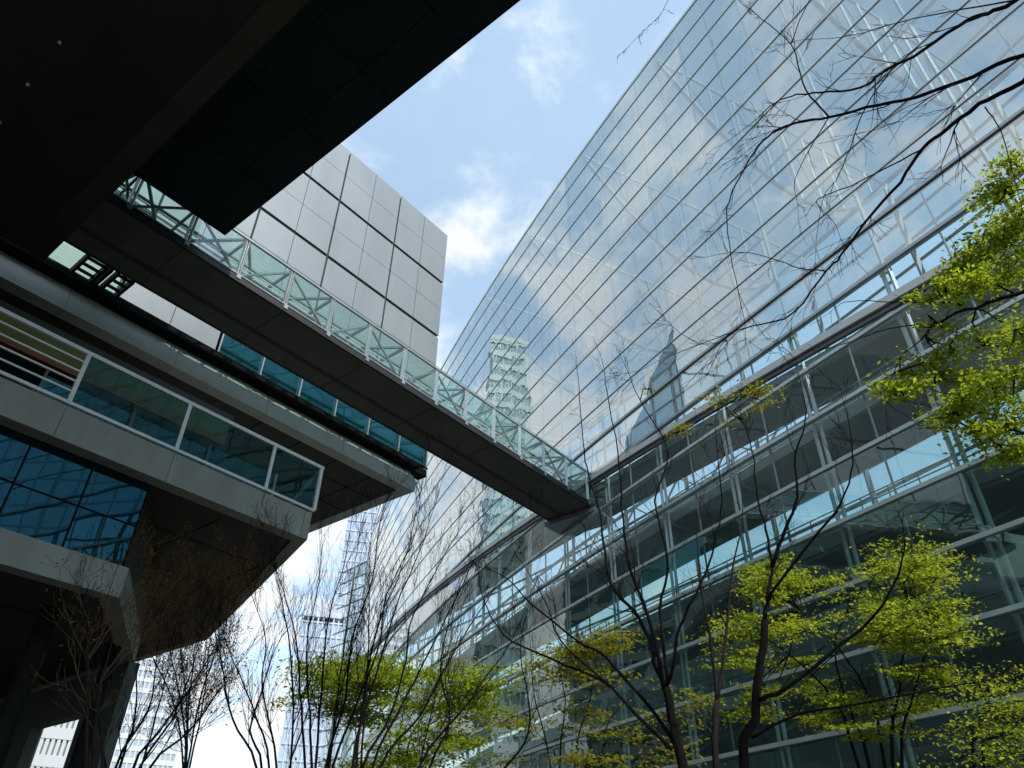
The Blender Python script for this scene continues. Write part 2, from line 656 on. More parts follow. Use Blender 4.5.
# roof glazing and keel-shaped roof ribs
mb = MB()
st = 24
for i in range(st):
    s0, s1 = SA + (SB - SA) * i / st, SA + (SB - SA) * (i + 1) / st
    mb.quad(A(s0, 0, ZTOP, False), A(s1, 0, ZTOP, False), A(s1, 0, ZTOP, True), A(s0, 0, ZTOP, True))
mb.uv = [(x, y) for i in range(st) for (x, y) in ((i, .1), (i + .9, .1), (i + .9, .9), (i, .9))]
mb.build('roof_glazing', M['roof_glass'], hall)
for s in heavy[::2]:
    a, bck = A(s, .6, ZTOP), A(s, .6, ZTOP, True)
    wdt = (bck - a).length
    if wdt < 4:
        continue
    mb = MB()
    NN = 10
    top = [a.lerp(bck, i / NN) for i in range(NN + 1)]
    dep = 9.5 * min(1, wdt / 26)
    bot = [p - V((0, 0, .5 + dep * sin(pi * i / NN))) for i, p in enumerate(top)]
    for i in range(NN):
        mb.beam(top[i], top[i + 1], .18, .3)
        mb.tube([bot[i], bot[i + 1]], .2, 8)
        if i:
            mb.beam(top[i], bot[i], .16, .16)
        mb.beam(top[i] if i % 2 else bot[i], bot[i + 1] if i % 2 else top[i + 1], .12, .12)
    mb.build('roof_rib', M['rib_steel'], hall)
mb = MB()
for fr in (.2, .35, .5, .65, .8):
    pr = None
    for s in heavy[::2]:
        a, bck = A(s, .6, ZTOP), A(s, .6, ZTOP, True)
        wdt = (bck - a).length
        if wdt < 8:
            continue
        dep = 9.5 * min(1, wdt / 26)
        p = a.lerp(bck, fr) - V((0, 0, .5 + dep * sin(pi * fr)))
        if pr is not None:
            mb.tube([pr, p], .12, 6)
        pr = p
mb.build('roof_tie', M['rib_steel'], hall)


# sloping ramp just behind the glass (bright band's lower edge), walkways below
def rz(s):
    return 23.27 + .0807 * (s + .5)


def walkway(name, s0, s1, n0, n1, zf, edge=.42, thick=.5, rail=True, mat='slab_dark'):
    mb = MB()
    mb.arcbox(s0, s1, n0, n1, -thick, -.04, 2.7, False, zf)
    o = mb.build(name, M[mat], hall)
    mb = MB()
    mb.arcbox(s0, s1, n0 - .06, n0 - .003, -edge, .06, 2.7, False, zf)
    mb.build('slab_edge', M['floor_in'], o)
    if rail:
        mb = MB()
        for n in (n0 + .05, n1 - .1):
            for dz in (1.05, .75, .45):
                mb.arcbox(s0, s1, n, n + .04, dz, dz + .045, 2.7, False, zf)
            s = s0
            while s < s1:
                mb.beam(A(s, n + .02, zf(s)), A(s, n + .02, zf(s) + 1.05), .04, .04)
                s += 1.36
        mb.build('handrail', M['hall_steel'], o)
    return o


ramp = walkway('ramp', -34, 74, .75, 3.6, rz, edge=.35, thick=.75)
mb = MB()
mb.arcbox(-34, 74, -.22, -.03, -.42, -.17, 2.7, False, rz)
mb.build('outer_channel', M['alu_dark'], ramp)
mb = MB()
mb.arcbox(-34, 74, -.36, -.03, -.16, .22, 2.7, False, rz)
mb.build('outer_rail', M['steel'], ramp)
walkway('walkway', -80, 95, .95, 5.2, lambda s: 18.35 - .012 * s, edge=.5, thick=.6)
walkway('walkway', -80, 90, .95, 6.6, lambda s: 13.35, edge=.5, thick=.7)
walkway('walkway', -80, 90, .95, 8.0, lambda s: 8.2, edge=.5, thick=.7)
walkway('walkway', -80, 90, .95, 9.0, lambda s: 3.0, edge=.5, thick=.7)
# inner block wall with panel joints on the far side
mb = MB()
s = -78
while s < 80:
    z = -1.6
    while z < 15.5:
        mb.arcbox(s + .03, s + 5.37, 15.0, 15.3, z + .03, z + 2.53, 6)
        z += 2.564
    s += 5.45
inner = mb.build('inner_wall', M['inner'], hall)
mb = MB()
mb.arcbox(-78, 84, 15.31, 17.5, -1.6, 15.9, 5.4)
mb.build('inner_block', M['wall_dark'], hall)
# white warren trusses carrying the walkways, standing inside their inner edge
for (zt, dz_, n_) in ((18.3, 2.2, 3.9), (13.3, 2.3, 5.2), (23.0, 2.0, 6.8)):
    mb = MB()
    s = -60.0
    i = 0
    while s < 75:
        a_, b_ = A(s, n_, zt - .1), A(s + 2.725, n_, zt - .1)
        c_, d_ = A(s, n_, zt + dz_), A(s + 2.725, n_, zt + dz_)
        mb.beam(a_, b_, .16, .2)
        mb.beam(c_, d_, .16, .2)
        mb.beam(a_ if i % 2 else c_, d_ if i % 2 else b_, .11, .11)
        mb.beam(a_, c_, .09, .09)
        s += 2.725
        i += 1
    mb.build('walkway_truss', M['steel_bright'], hall)
# cross trusses that stay the glass wall: horizontal bracing booms between wall and walkways
mb = MB()
for s in heavy:
    if -75 < s < 90:
        for z in (18.2, 13.2, 8.0):
            mb.beam(A(s, .5, z - .3), A(s, 4.5, z - .35), .14, .3)
            mb.beam(A(s, .5, z - 1.9), A(s, 3.4, z - .5), .1, .1)
mb.build('bracket', M['hall_steel'], hall)

# ------------------------------------------------------------------ FOOTBRIDGE
BN, BF, BZ = 23.55, 26.85, 21.5
bridge = thing('footbridge', 'enclosed glass footbridge with dark underside crossing high to the glass hall', 'footbridge', L(20, 25, -1.6))
U0, U1 = 4.6, 38.3
mb = MB()
mb.lbox(U0, U1, BN + .02, BF - .02, BZ, BZ + .28)
deck = mb.build('deck', M['deck'], bridge)
mb = MB()
vm = BN + (BF - BN) * .66
mb.lbox(U0, U1, vm - .10, vm + .10, BZ - .05, BZ - .003)
k = 0
u = 7.8
while u < U1:
    mb.lbox(u - .015, u + .015, BN + .03, BF - .03, BZ - .02, BZ - .002)
    u += 4.87
mb.build('soffit_trim', M['soffit'], deck)
mb = MB()
mb.lbox(U0, U1, BN - .12, BN + .018, BZ - .02, BZ + .30)
mb.lbox(U0, U1, BF - .018, BF + .12, BZ - .02, BZ + .30)
mb.build('edge_beam', M['deck_edge'], bridge)
mb = MB()
for v in (BN - .15, BF + .11):
    mb.lbox(U0, U1, v, v + .05, BZ + .31, BZ + .37)
mb.build('sill_rail', M['alu'], bridge)
ZB1 = BZ + 2.55
posts = [17.54 + 2.435 * k for k in range(-5, 9)]
for v, sg in ((BN, -1), (BF, 1)):
    mb = MB()
    uvs = []
    us = [U0] + posts + [U1]
    for i in range(len(us) - 1):
        q = [L(us[i] + .03, v + sg * .02, BZ + .36), L(us[i + 1] - .03, v + sg * .02, BZ + .36), L(us[i + 1] - .03, v + sg * .02, ZB1 - .05), L(us[i] + .03, v + sg * .02, ZB1 - .05)]
        mb.quad(*(q if sg < 0 else q[::-1]))
        uvs += [(i + .1, .1), (i + .9, .1), (i + .9, .9), (i + .1, .9)]
    mb.uv = uvs
    mb.build('side_glazing', M['bridge_glass'], bridge)
    mb = MB()
    mb.lbox(U0, U1, v - .06, v + .06, ZB1 - .05, ZB1 + .06)
    mb.build('top_rail', M['alu'], bridge)
    mb = MB()
    for h in (.75, 1.05, 1.3):
        mb.lbox(U0, U1, v - sg * .18 - .02, v - sg * .18 + .02, BZ + .3 + h - .5, BZ + .34 + h - .5)
    mb.build('handrail', M['steel'], bridge)
    for i, u in enumerate(posts):
        mb = MB()
        mb.beam(L(u - .07, v, BZ + .25), L(u - .07, v, ZB1), .06, .10)
        mb.beam(L(u + .07, v, BZ + .25), L(u + .07, v, ZB1), .06, .10)
        mb.lbox(u - .1, u + .1, v + sg * .07, v + sg * .16, BZ + .12, BZ + .32)
        mb.build('post', M['alu'], bridge)
    for i in range(len(us) - 1):
        mb = MB()
        a_, b_ = L(us[i], v - sg * .10, BZ + .4), L(us[i + 1], v - sg * .10, ZB1 - .1)
        c_, d_ = L(us[i], v - sg * .10, ZB1 - .1), L(us[i + 1], v - sg * .10, BZ + .4)
        if i % 2:
            mb.beam(a_, b_, .09, .09)
            mid = (a_ + b_) / 2
        else:
            mb.beam(c_, d_, .09, .09)
        mb.build('brace', M['brace'], bridge)
# roof: hipped glass canopy on cross frames with zig-zag wind bracing
mb = MB()
us = [U0] + posts + [U1]
for i, u in enumerate(us):
    mb.beam(L(u, BN, ZB1), L(u, BF, ZB1), .1, .14)
    if i < len(us) - 1:
        mb.beam(L(u, BN if i % 2 else BF, ZB1 + .001), L(us[i + 1], BF if i % 2 else BN, ZB1 + .001), .12, .10)
mb.lbox(U0, U1, (BN + BF) / 2 - .05, (BN + BF) / 2 + .05, ZB1 + .09, ZB1 + .19)
mb.build('roof_frame', M['brace'], bridge)
mb = MB()
mb.quad(L(U0, BN, ZB1 + .22), L(U1, BN, ZB1 + .22), L(U1, BF, ZB1 + .22), L(U0, BF, ZB1 + .22))
mb.uv = [(0, 0), (.9, 0), (.9, .9), (0, .9)]
mb.build('roof_glazing', M['bridge_glass'], bridge)
mb = MB()
mb.lbox(37.2, 39.6, BN - .4, BF + .4, BZ - .35, BZ - .06)
mb.lbox(38.32, 38.6, BN - .3, BF + .3, BZ - .05, ZB1 + .4)
mb.build('end_portal', M['alu'], bridge)

# link grating between the footbridge and the conference block
link = thing('link_walkway', 'short dark steel grating walkway joining footbridge and panelled block', 'walkway', L(6.5, 28, BZ))
mb = MB()
for u in (5.62, 6.42, 6.62, 6.9, 7.55):
    mb.lbox(u - .06, u + .06, BF + .13, 28.95, BZ - .1, BZ + .3)
mb.build('side_beam', M['black'], link)
mb = MB()
for k in range(5):
    v = BF + .35 + k * .48
    mb.lbox(5.68, 6.36, v - .045, v + .045, BZ, BZ + .12)
    mb.lbox(6.96, 7.49, v - .045, v + .045, BZ, BZ + .12)
mb.build('grating_bar', M['black'], link)

# ------------------------------------------------------------------ CONFERENCE BLOCK (left)
conf = thing('conference_block', 'pale metal panelled block with stacked balconies and teal windows at left', 'building', L(5, 30, -1.6))
BV, BU1, BU0 = 29.0, 27.42, -8.0
ZP = [22.05, 27.27, 32.33, 37.39, 42.5]
mb = MB()
mb.lbox(BU0, BU1 - .2, BV + .2, 58, 27.2, 42.35)
mb.build('core', M['joint_pale'], conf)
mb = MB()
for u in (3.0, 7.81, 12.68, 17.55, 22.42):
    mb.lbox(u - .07, u + .07, BV + .13, BV + .195, 27.3, 42.3)
for z in (32.33, 37.39):
    mb.lbox(BU0, BU1 - .2, BV + .10, BV + .128, z - .13, z + .13)
mb.build('joint_channel', M['joint'], conf)
mb = MB()
cols = []
u = 17.55
while u > BU0:
    cols.append(u)
    u -= 4.87
cols = cols[::-1] + [22.42, BU1]
for i in range(len(cols) - 1):
    for k in range(1, 4):
        g0 = .11
        um = (cols[i] + cols[i + 1]) / 2
        for (ua, ub) in ((cols[i] + g0 * .6, um - .018), (um + .018, cols[i + 1] - (g0 * .6 if cols[i + 1] < BU1 - .1 else 0))):
            zm = (ZP[k] + ZP[k + 1]) / 2
            for za, zb in ((ZP[k] + (.13 if k > 1 else .0), zm - .014), (zm + .014, ZP[k + 1] - (.13 if k < 3 else 0))):
                mb.lbox(ua, ub, BV, BV + .19, za, zb)
# return face at the east end
v = BV + .2
while v < 57:
    for k in range(1, 4):
        mb.lbox(BU1 - .19, BU1, v + .02, v + 2.42, ZP[k] + .1, ZP[k + 1] - (.08 if k < 3 else 0))
    v += 2.435
# panels run further down west of the window band
for i in range(len(cols) - 1):
    if cols[i + 1] < 13:
        um = (cols[i] + cols[i + 1]) / 2
        for ua, ub in ((cols[i] + .03, um - .018), (um + .018, cols[i + 1] - .03)):
            if ub > 7.9:
                mb.lbox(max(ua, 7.75), ub, BV, BV + .19, 21.95, 27.22)
mb.build('metal_panels', M['panel'], conf)
# teal glazed wall bay beside the link
mb = MB()
us_ = [-8, -5.5, -3, -.5, 2, 4.6, 5.6, 7.7]
for i in range(len(us_) - 1):
    mb.quad(L(us_[i], BV + .05, 22), L(us_[i + 1], BV + .05, 22), L(us_[i + 1], BV + .05, 27.2), L(us_[i], BV + .05, 27.2))
mb.uv = [c for i in range(len(us_) - 1) for c in ((i + .1, .1), (i + .9, .1), (i + .9, .9), (i + .1, .9))]
mb.build('glazed_bay', M['bridge_glass'], conf)
mb = MB()
mb.lbox(-8, 7.7, BV + .5, BV + .7, 22, 27.2)
mb.build('bay_wall', M['fascia'], conf)
# window band
mb = MB()
uvs = []
wu = [12.83 + 2.435 * k for k in range(6)] + [BU1 - .02]
for i in range(len(wu) - 1):
    for za, zb in ((21.95, 23.3), (23.3, 27.2)):
        mb.quad(L(wu[i], BV + .12, za), L(wu[i + 1], BV + .12, za), L(wu[i + 1], BV + .12, zb), L(wu[i], BV + .12, zb))
        uvs += [(i + .1, za + .1), (i + .9, za + .1), (i + .9, za + .8), (i + .1, za + .8)]
vv = BV + .12
j = 20
while vv < 50:
    mb.quad(L(BU1 - .02, vv, 21.95), L(BU1 - .02, vv + 2.43, 21.95), L(BU1 - .02, vv + 2.43, 27.2), L(BU1 - .02, vv, 27.2))
    uvs += [(j + .1, .1), (j + .9, .1), (j + .9, .9), (j + .1, .9)]
    vv += 2.43
    j += 1
mb.uv = uvs
band = mb.build('window_band', M['band_glass'], conf)
for u in wu[:-1] + [BU1 - .06]:
    mb = MB()
    mb.lbox(u - .035, u + .035, BV - .02, BV + .1, 21.95, 27.2)
    mb.build('window_mullion', M['alu'], band)
mb = MB()
mb.lbox(13, 25.1, BV + 5, BV + 5.2, 20.9, 27.1)
mb.build('room_wall', M['wall_dark'], conf)
# dark gutter + curved ledge fascia
mb = MB()
mb.lbox(BU0, BU1 - 1.4, BV - .85, BV + .6, 20.98, 21.24)
mb.lbox(BU0, BU1 - .05, BV - .1, BV + .6, 21.245, 21.70)
mb.lbox(BU0, BU1 + .05, BV - .06, BV - .005, 21.80, 21.93)
mb.build('gutter', M['black'], conf)
mb = MB()
prof = [(28.9, 19.45), (28.2, 19.45), (28.2, 19.75), (28.24, 20.0), (28.34, 20.3), (28.5, 20.6), (28.75, 20.9)]
UL = [BU0, 5.9, 10.77, 15.64, 20.5, 25.9]
for i in range(len(UL) - 1):
    for k in range(len(prof) - 1):
        a_, b_ = prof[k], prof[k + 1]
        mb.quad(L(UL[i] + .008, a_[0], a_[1]), L(UL[i + 1] - .008, a_[0], a_[1]), L(UL[i + 1] - .008, b_[0], b_[1]), L(UL[i] + .008, b_[0], b_[1]))
n0 = len(mb.v)
mb.v += [L(25.892, a_[0], a_[1]) for a_ in prof]
mb.f.append(tuple(range(n0, n0 + len(prof))))
mb.lbox(25.2, 25.89, 28.76, 60, 19.46, 20.7)
mb.build('ledge', M['fascia'], conf)
mb = MB()
mb.lbox(BU0, 25.19, 28.76, 60, 19.5, 20.8)
mb.build('ledge_soffit', M['soffit'], conf)
mb = MB()
mb.lbox(-9, 13.6, 36.0, 36.3, 8.56, 19.49)
mb.build('recess_wall', M['wall_dark'], conf)
# balcony slab with its skewed east end
PA, PB = (10.45, 15.5), (14.1, 25.6)
SLAB = [L(-9, 15.5, 0), L(10.62, 15.5, 0), L(14.1, 25.6, 0), L(14.1, 46, 0), L(-9, 46, 0)]
mb = MB()
i0 = len(mb.v)
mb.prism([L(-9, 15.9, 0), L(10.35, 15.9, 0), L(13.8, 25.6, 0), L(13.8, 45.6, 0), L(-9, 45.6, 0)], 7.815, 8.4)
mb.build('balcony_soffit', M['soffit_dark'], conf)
mb = MB()
sj = MB()
for u in (-4, -1.5, 1, 3.5, 6, 8.5):
    sj.lbox(u - .015, u + .015, 16.2, 45, 7.80, 7.812)
for v in (18, 20.5, 23):
    sj.lbox(-9, 10.3 + (v - 15.9) * .355 - .1, v - .015, v + .015, 7.798, 7.811)
for v in (28, 30.5, 33):
    sj.lbox(-9, 13.7, v - .015, v + .015, 7.798, 7.811)
for u in (11, 13.2):
    sj.lbox(u - .015, u + .015, 15.95 + (u - 10.35) * 2.82 + .3, 45, 7.80, 7.812)
for u in (13.5, 16, 18.4, 20.8, 23.2):
    sj.lbox(u - .02, u + .02, 28.8, 59, 19.47, 19.49)
for v in (31, 33.5, 36.5, 39, 42):
    sj.lbox(BU0, 25.1, v - .02, v + .02, 19.468, 19.488)
for u in (-3, .5, 4):
    sj.lbox(u - .015, u + .015, 16, 39, 5.07, 5.085)
for v in (18, 22, 26):
    sj.lbox(-8.8, 6, v - .015, v + .015, 5.068, 5.083)
sj.build('soffit_joint', M['black'], conf)
jt = [-9, -6, -3.5, -.91, 1.59, 4.09, 6.59, 9.09, 10.40]
for i in range(len(jt) - 1):
    mb.lbox(jt[i] + .006, jt[i + 1] - .006, 15.5, 15.89, 7.8, 8.56)
mb.prism([L(10.41, 15.5, 0), L(10.62, 15.5, 0), L(14.1, 25.6, 0), L(14.1, 46, 0), L(13.82, 46, 0), L(13.82, 25.6, 0), L(10.41, 15.9, 0)], 7.8, 8.56)
mb.prism([L(-9, 15.9, 0), L(10.35, 15.9, 0), L(13.8, 25.6, 0), L(13.8, 45.6, 0), L(-9, 45.6, 0)], 8.41, 8.55)
balc = mb.build('balcony', M['concrete'], conf)
# railing
ZR0, ZR1 = 8.66, 9.96
mb = MB()
mb.lbox(-9, 10.72, 15.46, 15.54, ZR1 - .05, ZR1 + .04)
mb.lbox(-9, 10.66, 15.47, 15.53, ZR0 - .05, ZR0 + .02)
mb.beam(L(10.68, 15.5, ZR1), L(14.0, 25.3, ZR1), .08, .09)
mb.beam(L(10.62, 15.5, ZR0), L(14.0, 25.3, ZR0), .06, .07)
rail = mb.build('railing', M['steel'], balc)
for k in range(-5, 6):
    u = -.9 + 2.5 * (k + 2) - .0
    u = 9.09 - 2.5 * (5 - k) + 2.5
    if u > 10.3 or u < -9:
        continue
    mb = MB()
    mb.lbox(u - .045, u + .045, 15.47, 15.53, ZR0, ZR1)
    mb.build('rail_post', M['steel'], balc)
mb = MB()
mb.lbox(10.6, 10.70, 15.46, 15.54, ZR0, ZR1)
mb.build('rail_post', M['steel'], balc)
mb = MB()
for k in range(1, 5):
    z = ZR0 + (ZR1 - ZR0) * k / 5
    mb.lbox(-9, 4.1, 15.485, 15.515, z - .02, z + .02)
mb.build('rail_bar', M['steel'], balc)
gu = [4.13, 5.34, 6.58, 7.84, 9.09, 10.6]
mb = MB()
uvs = []
for i in range(5):
    mb.quad(L(gu[i] + .02, 15.5, ZR0 + .03), L(gu[i + 1] - .02, 15.5, ZR0 + .03), L(gu[i + 1] - .02, 15.5, ZR1 - .06), L(gu[i] + .02, 15.5, ZR1 - .06))
    uvs += [(i + .1, .1), (i + .9, .1), (i + .9, .9), (i + .1, .9)]
mb.quad(L(10.68, 15.6, ZR0 + .03), L(14.0, 25.3, ZR0 + .03), L(14.0, 25.3, ZR1 - .06), L(10.68, 15.6, ZR1 - .06))
uvs += [(7.1, .1), (7.9, .1), (7.9, .9), (7.1, .9)]
mb.uv = uvs
mb.build('glass_panel', M['rail_glass'], balc)
# storey behind the balcony
mb = MB()
uvs = []
for i in range(8):
    for k in range(2):
        a_, b_ = -8 + i * 2.5, -5.55 + i * 2.5
        za, zb = 8.6 + k * 1.6, 10.17 + k * 1.6
        mb.quad(L(a_, 20, za), L(b_, 20, za), L(b_, 20, zb), L(a_, 20, zb))
        uvs += [(i + .1, k + .1), (i + .9, k + .1), (i + .9, k + .9), (i + .1, k + .9)]
mb.uv = uvs
rg = mb.build('room_glazing', M['blue_glass'], conf)
mb = MB()
for i in range(9):
    mb.lbox(-8.06 + i * 2.5, -7.99 + i * 2.5, 19.9, 19.99, 8.57, 11.8)
mb.lbox(-8, 12, 19.9, 19.97, 10.16, 10.21)
mb.build('room_frame', M['alu_dark'], rg)
mb = MB()
mb.lbox(-9, 9.8, 19.7, 20.2, 11.81, 12.06)
mb.build('lintel', M['orange'], conf)
mb = MB()
mb.lbox(-9, 9.8, 19.75, 20.4, 12.07, 12.62)
mb.build('lintel_panel', M['olive'], conf)
mb = MB()
mb.lbox(-9, 10.2, 20.41, 35.9, 12.2, 13.4)
mb.build('upper_floor', M['wall_dark'], conf)
# glazed room hung under the balcony
mb = MB()
uvs = []
gx = [-9 + 15.45 * i / 12 for i in range(13)]
for i in range(12):
    for k in range(2):
        za, zb = 5.72 + k * 1.04, 5.72 + (k + 1) * 1.04
        mb.quad(L(gx[i], 15.9, za), L(gx[i + 1], 15.9, za), L(gx[i + 1], 15.9, zb), L(gx[i], 15.9, zb))
        uvs += [(i + .1, k + .1), (i + .9, k + .1), (i + .9, k + .9), (i + .1, k + .9)]
mb.uv = uvs
lg = mb.build('lower_glazing', M['blue_glass'], conf)
mb = MB()
for i in range(13):
    mb.lbox(gx[i] - .012, gx[i] + .012, 15.86, 15.89, 5.72, 7.79)
mb.lbox(-9, 6.45, 15.87, 15.895, 6.75, 6.77)
mb.build('glazing_frame', M['black'], lg)
mb = MB()
mb.prism([L(-9, 16.0, 0), L(6.46, 16.0, 0), L(9.1, 20.1, 0), L(9.1, 40, 0), L(-9, 40, 0)], 5.72, 7.80)
mb.build('lower_core', M['wall_dark'], conf)
# lower slab edge with skewed east end
mb = MB()
for a_, b_ in ((-9, -5), (-5, -1), (-1, 2.6), (2.6, 6.18)):
    mb.lbox(a_ + .006, b_ - .006, 15.5, 15.88, 5.07, 5.7)
mb.prism([L(6.19, 15.5, 0), L(6.42, 15.5, 0), L(9.15, 19.95, 0), L(9.15, 20.2, 0), L(8.9, 20.2, 0), L(6.19, 15.88, 0)], 5.07, 5.7)
mb.build('lower_slab_edge', M['concrete'], conf)
mb = MB()
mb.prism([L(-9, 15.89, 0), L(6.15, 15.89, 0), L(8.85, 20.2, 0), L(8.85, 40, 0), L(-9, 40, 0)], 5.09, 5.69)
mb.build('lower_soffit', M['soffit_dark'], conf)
# ground-floor side wall with its opening, columns
mb = MB()
mb.lbox(9.0, 9.3, 19.9, 21.74, -1.6, 5.06)
mb.lbox(9.0, 9.3, 21.74, 24.65, 4.0, 5.06)
mb.lbox(9.0, 9.3, 24.65, 40, -1.6, 5.06)
mb.build('side_wall', M['wall_green'], conf)
mb = MB()
mb.lbox(-9, 8.9, 39.6, 40, -1.6, 5.05)
mb.build('rear_wall', M['wall_dark'], conf)
for (u, v, r) in ((8.15, 19.0, .17), (5.9, 17.4, .2), (-1.5, 17.4, .2)):
    mb = MB()
    mb.tube([L(u, v, -1.6), L(u, v, 5.08)], r, 14)
    mb.build('column', M['black'], conf, True)

# ------------------------------------------------------------------ OVERHANGING HALL above the camera
over = thing('overhanging_hall', 'nearly black overhanging hall soffit covering the upper left', 'building', L(-10, 5, 15))
BZB, BZC = 15.0, 22.0
ub, vb = BZB / 4.675, BZB / .748
mb = MB()
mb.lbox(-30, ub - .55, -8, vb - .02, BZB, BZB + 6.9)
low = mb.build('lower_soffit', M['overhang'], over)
mb = MB()
mb.lbox(ub - .549, ub, -8, vb, BZB - .03, BZB + 6.9)
mb.build('edge_trim', M['edge_brown'], low)
mb = MB()
rnd = random.Random(3)
for (x_, y_) in ((60, 42), (28, 84), (0, 122), (120, -40)):
    d_ = _right * (x_ - 512) + _up * (384 - y_) + _fwd * FPX
    q_ = CAM + d_ * (BZB / d_.z)
    mb.tube([q_ - V((0, 0, .04)), q_ - V((0, 0, .002))], .035, 10)
mb.build('downlight', M['tower_white'], low)
uc, vc = BZC / 2.555, BZC / .996
mb = MB()
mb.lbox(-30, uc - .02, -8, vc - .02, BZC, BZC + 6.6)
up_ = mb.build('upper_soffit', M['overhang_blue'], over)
mb = MB()
for k in range(9):
    v = vc - .15 - k * 3.2
    mb.lbox(ub, uc - .1, v - .012, v + .012, BZC - .02, BZC - .002)
for u in (5.2, 7.2):
    mb.lbox(u - .012, u + .012, -8, vc - .1, BZC - .022, BZC - .003)
mb.lbox(uc - .018, uc, -8, vc, BZC - .03, BZC + 6.65)
mb.lbox(-30, uc - .02, vc - .018, vc, BZC - .03, BZC + 6.65)
mb.build('soffit_joint', M['black'], up_)
for v in (-6, 6):
    mb = MB()
    mb.lbox(-24, -22, v, v + 2, -1.6, BZB)
    mb.build('support_pier', M['wall_dark'], over)


# ------------------------------------------------------------------ DISTANT BUILDINGS
def polar(azd, h):
    a = radians(azd)
    return V((sin(a) * h, cos(a) * h, 0))


def tower(name, label, az0, az1, h, ztop, depth, wall, pane, fl=4.0, banded=True, roof=None, ncol=10):
    h0, h1 = h if isinstance(h, tuple) else (h, h)
    a, b_ = polar(az0, h0), polar(az1, h1)
    d = (b_ - a)
    wd = d.length
    d.normalize()
    nrm = V((-d.y, d.x, 0))
    if nrm.y < 0:
        nrm = -nrm
    root = thing(name, label, 'building', (a + b_) / 2)

    def bx(mb, x0, x1, y0, y1, z0, z1):
        mb.hexa([a + d * x + nrm * y + V((0, 0, z)) for z in (z0, z1) for x, y in ((x0, y0), (x1, y0), (x1, y1), (x0, y1))])
    mb = MB()
    bx(mb, .5, wd - .5, .5, depth - .5, 0, ztop - .3)
    mb.uv = [(i * .37, j * .71) for i in range(6) for j in range(4)]
    mb.uv = []
    # window sheets, one quad per bay, front and both flanks
    mb = MB()
    uvs = []
    nf = int(ztop / fl)
    for k in range(nf):
        z0, z1 = k * fl, min(ztop, (k + 1) * fl)
        for i in range(ncol):
            x0, x1 = .3 + (wd - .6) * i / ncol, .3 + (wd - .6) * (i + 1) / ncol
            mb.quad(*[a + d * x + nrm * .3 + V((0, 0, z)) for x, z in ((x0, z0), (x1, z0), (x1, z1), (x0, z1))])
            uvs += [(i + .1, k + .1), (i + .9, k + .1), (i + .9, k + .9), (i + .1, k + .9)]
        for x, fl_ in ((.3, 1), (wd - .3, 0)):
            for i in range(5):
                y0, y1 = .3 + (depth - .6) * i / 5, .3 + (depth - .6) * (i + 1) / 5
                q = [a + d * x + nrm * y + V((0, 0, z)) for y, z in ((y0, z0), (y1, z0), (y1, z1), (y0, z1))]
                mb.quad(*(q[::-1] if fl_ else q))
                uvs += [(i + 30.1, k + .1), (i + 30.9, k + .1), (i + 30.9, k + .9), (i + 30.1, k + .9)]
    mb.uv = uvs
    mb.build('windows', pane, root)
    mb = MB()
    for k in range(nf + 1):
        z = k * fl
        hh = fl * (.42 if banded else .12)
        bx(mb, 0, wd, 0, depth, z - hh / 2, z + hh / 2)
    bx(mb, -.1, wd + .1, -.1, depth + .1, ztop - 1.0, ztop + .6)
    mb.build('floor_band', wall, root)
    mb = MB()
    for i in range(ncol + 1):
        x = .0 + (wd - .4) * i / ncol
        bx(mb, x, x + .4, .05, .35, 0, ztop - 1.1)
    for x in (.0, wd - .4):
        for i in range(6):
            y = .4 + (depth - 1.2) * i / 5
            bx(mb, x, x + .4, y, y + .4, 0, ztop - 1.1)
    mb.build('pier', wall, root)
    if roof:
        mb = MB()
        for x0, x1, hh in roof:
            bx(mb, wd * x0, wd * x1, depth * .2, depth * .8, ztop + .61, ztop + hh)
        mb.build('roof', wall, root)
    return root


tower('banded_tower', 'white office tower with thin horizontal bands behind the bare twigs at lower left', -29.5, -22.1, 330, 104, 40, M['tower_white'], M['tower_pane'], 4.0, True, ncol=24)
t1 = tower('blue_tower', 'lower bluish glass tower standing in front of the taller one', -15.75, -12.2, 230, 74, 30, M['tower_blue_hazed'], M['tower_haze'], 4.2, False, ncol=9)
tower('tall_tower', 'taller bluish glass tower beside the far end of the glass hall', -13.6, -10.4, 275, 138, 30, M['tower_blue_hazed'], M['tower_haze'], 4.2, False, ncol=8)
tower('pale_building', 'pale low building seen through the opening under the block', -33.0, -30.3, 95, 22, 20, M['tower_white'], M['tower_glass'], 4, False, ncol=5)
tower('grey_building', 'small grey building seen in the opening beside the pale one', -30.1, -27.4, 118, 27, 20, M['tower_white'], M['tower_pane'], 3.2, True, ncol=8)
nb = thing('neighbour_block', 'dark teal office block mirrored in the lower panes of the glass hall', 'building', (-62, 18, 0))
mb = MB()
uvs = []
for k in range(12):
    for i in range(21):
        y0, y1 = -50 + i * 6.4, -50 + (i + 1) * 6.4
        mb.quad(V((-55, y0, k * 3.9)), V((-55, y1, k * 3.9)), V((-55, y1, k * 3.9 + 3.9)), V((-55, y0, k * 3.9 + 3.9)))
        uvs += [(i + .1, k + .1), (i + .9, k + .1), (i + .9, k + .9), (i + .1, k + .9)]
mb.uv = uvs
mb.build('windows', M['blue_glass'], nb)
mb = MB()
mb.box((-64, 17, 0), 17, 133, 46.6)
mb.build('body', M['wall_dark'], nb)
mb = MB()
for k in range(13):
    mb.box((-54.9, 17, k * 3.9 - .6), .5, 134.6, 1.2)
mb.build('floor_band', M['wall_green'], nb)
mb = MB()
for i in range(22):
    mb.box((-54.75, -50 + i * 6.4, 0), .5, .5, 46.5)
mb.build('pier', M['wall_green'], nb)
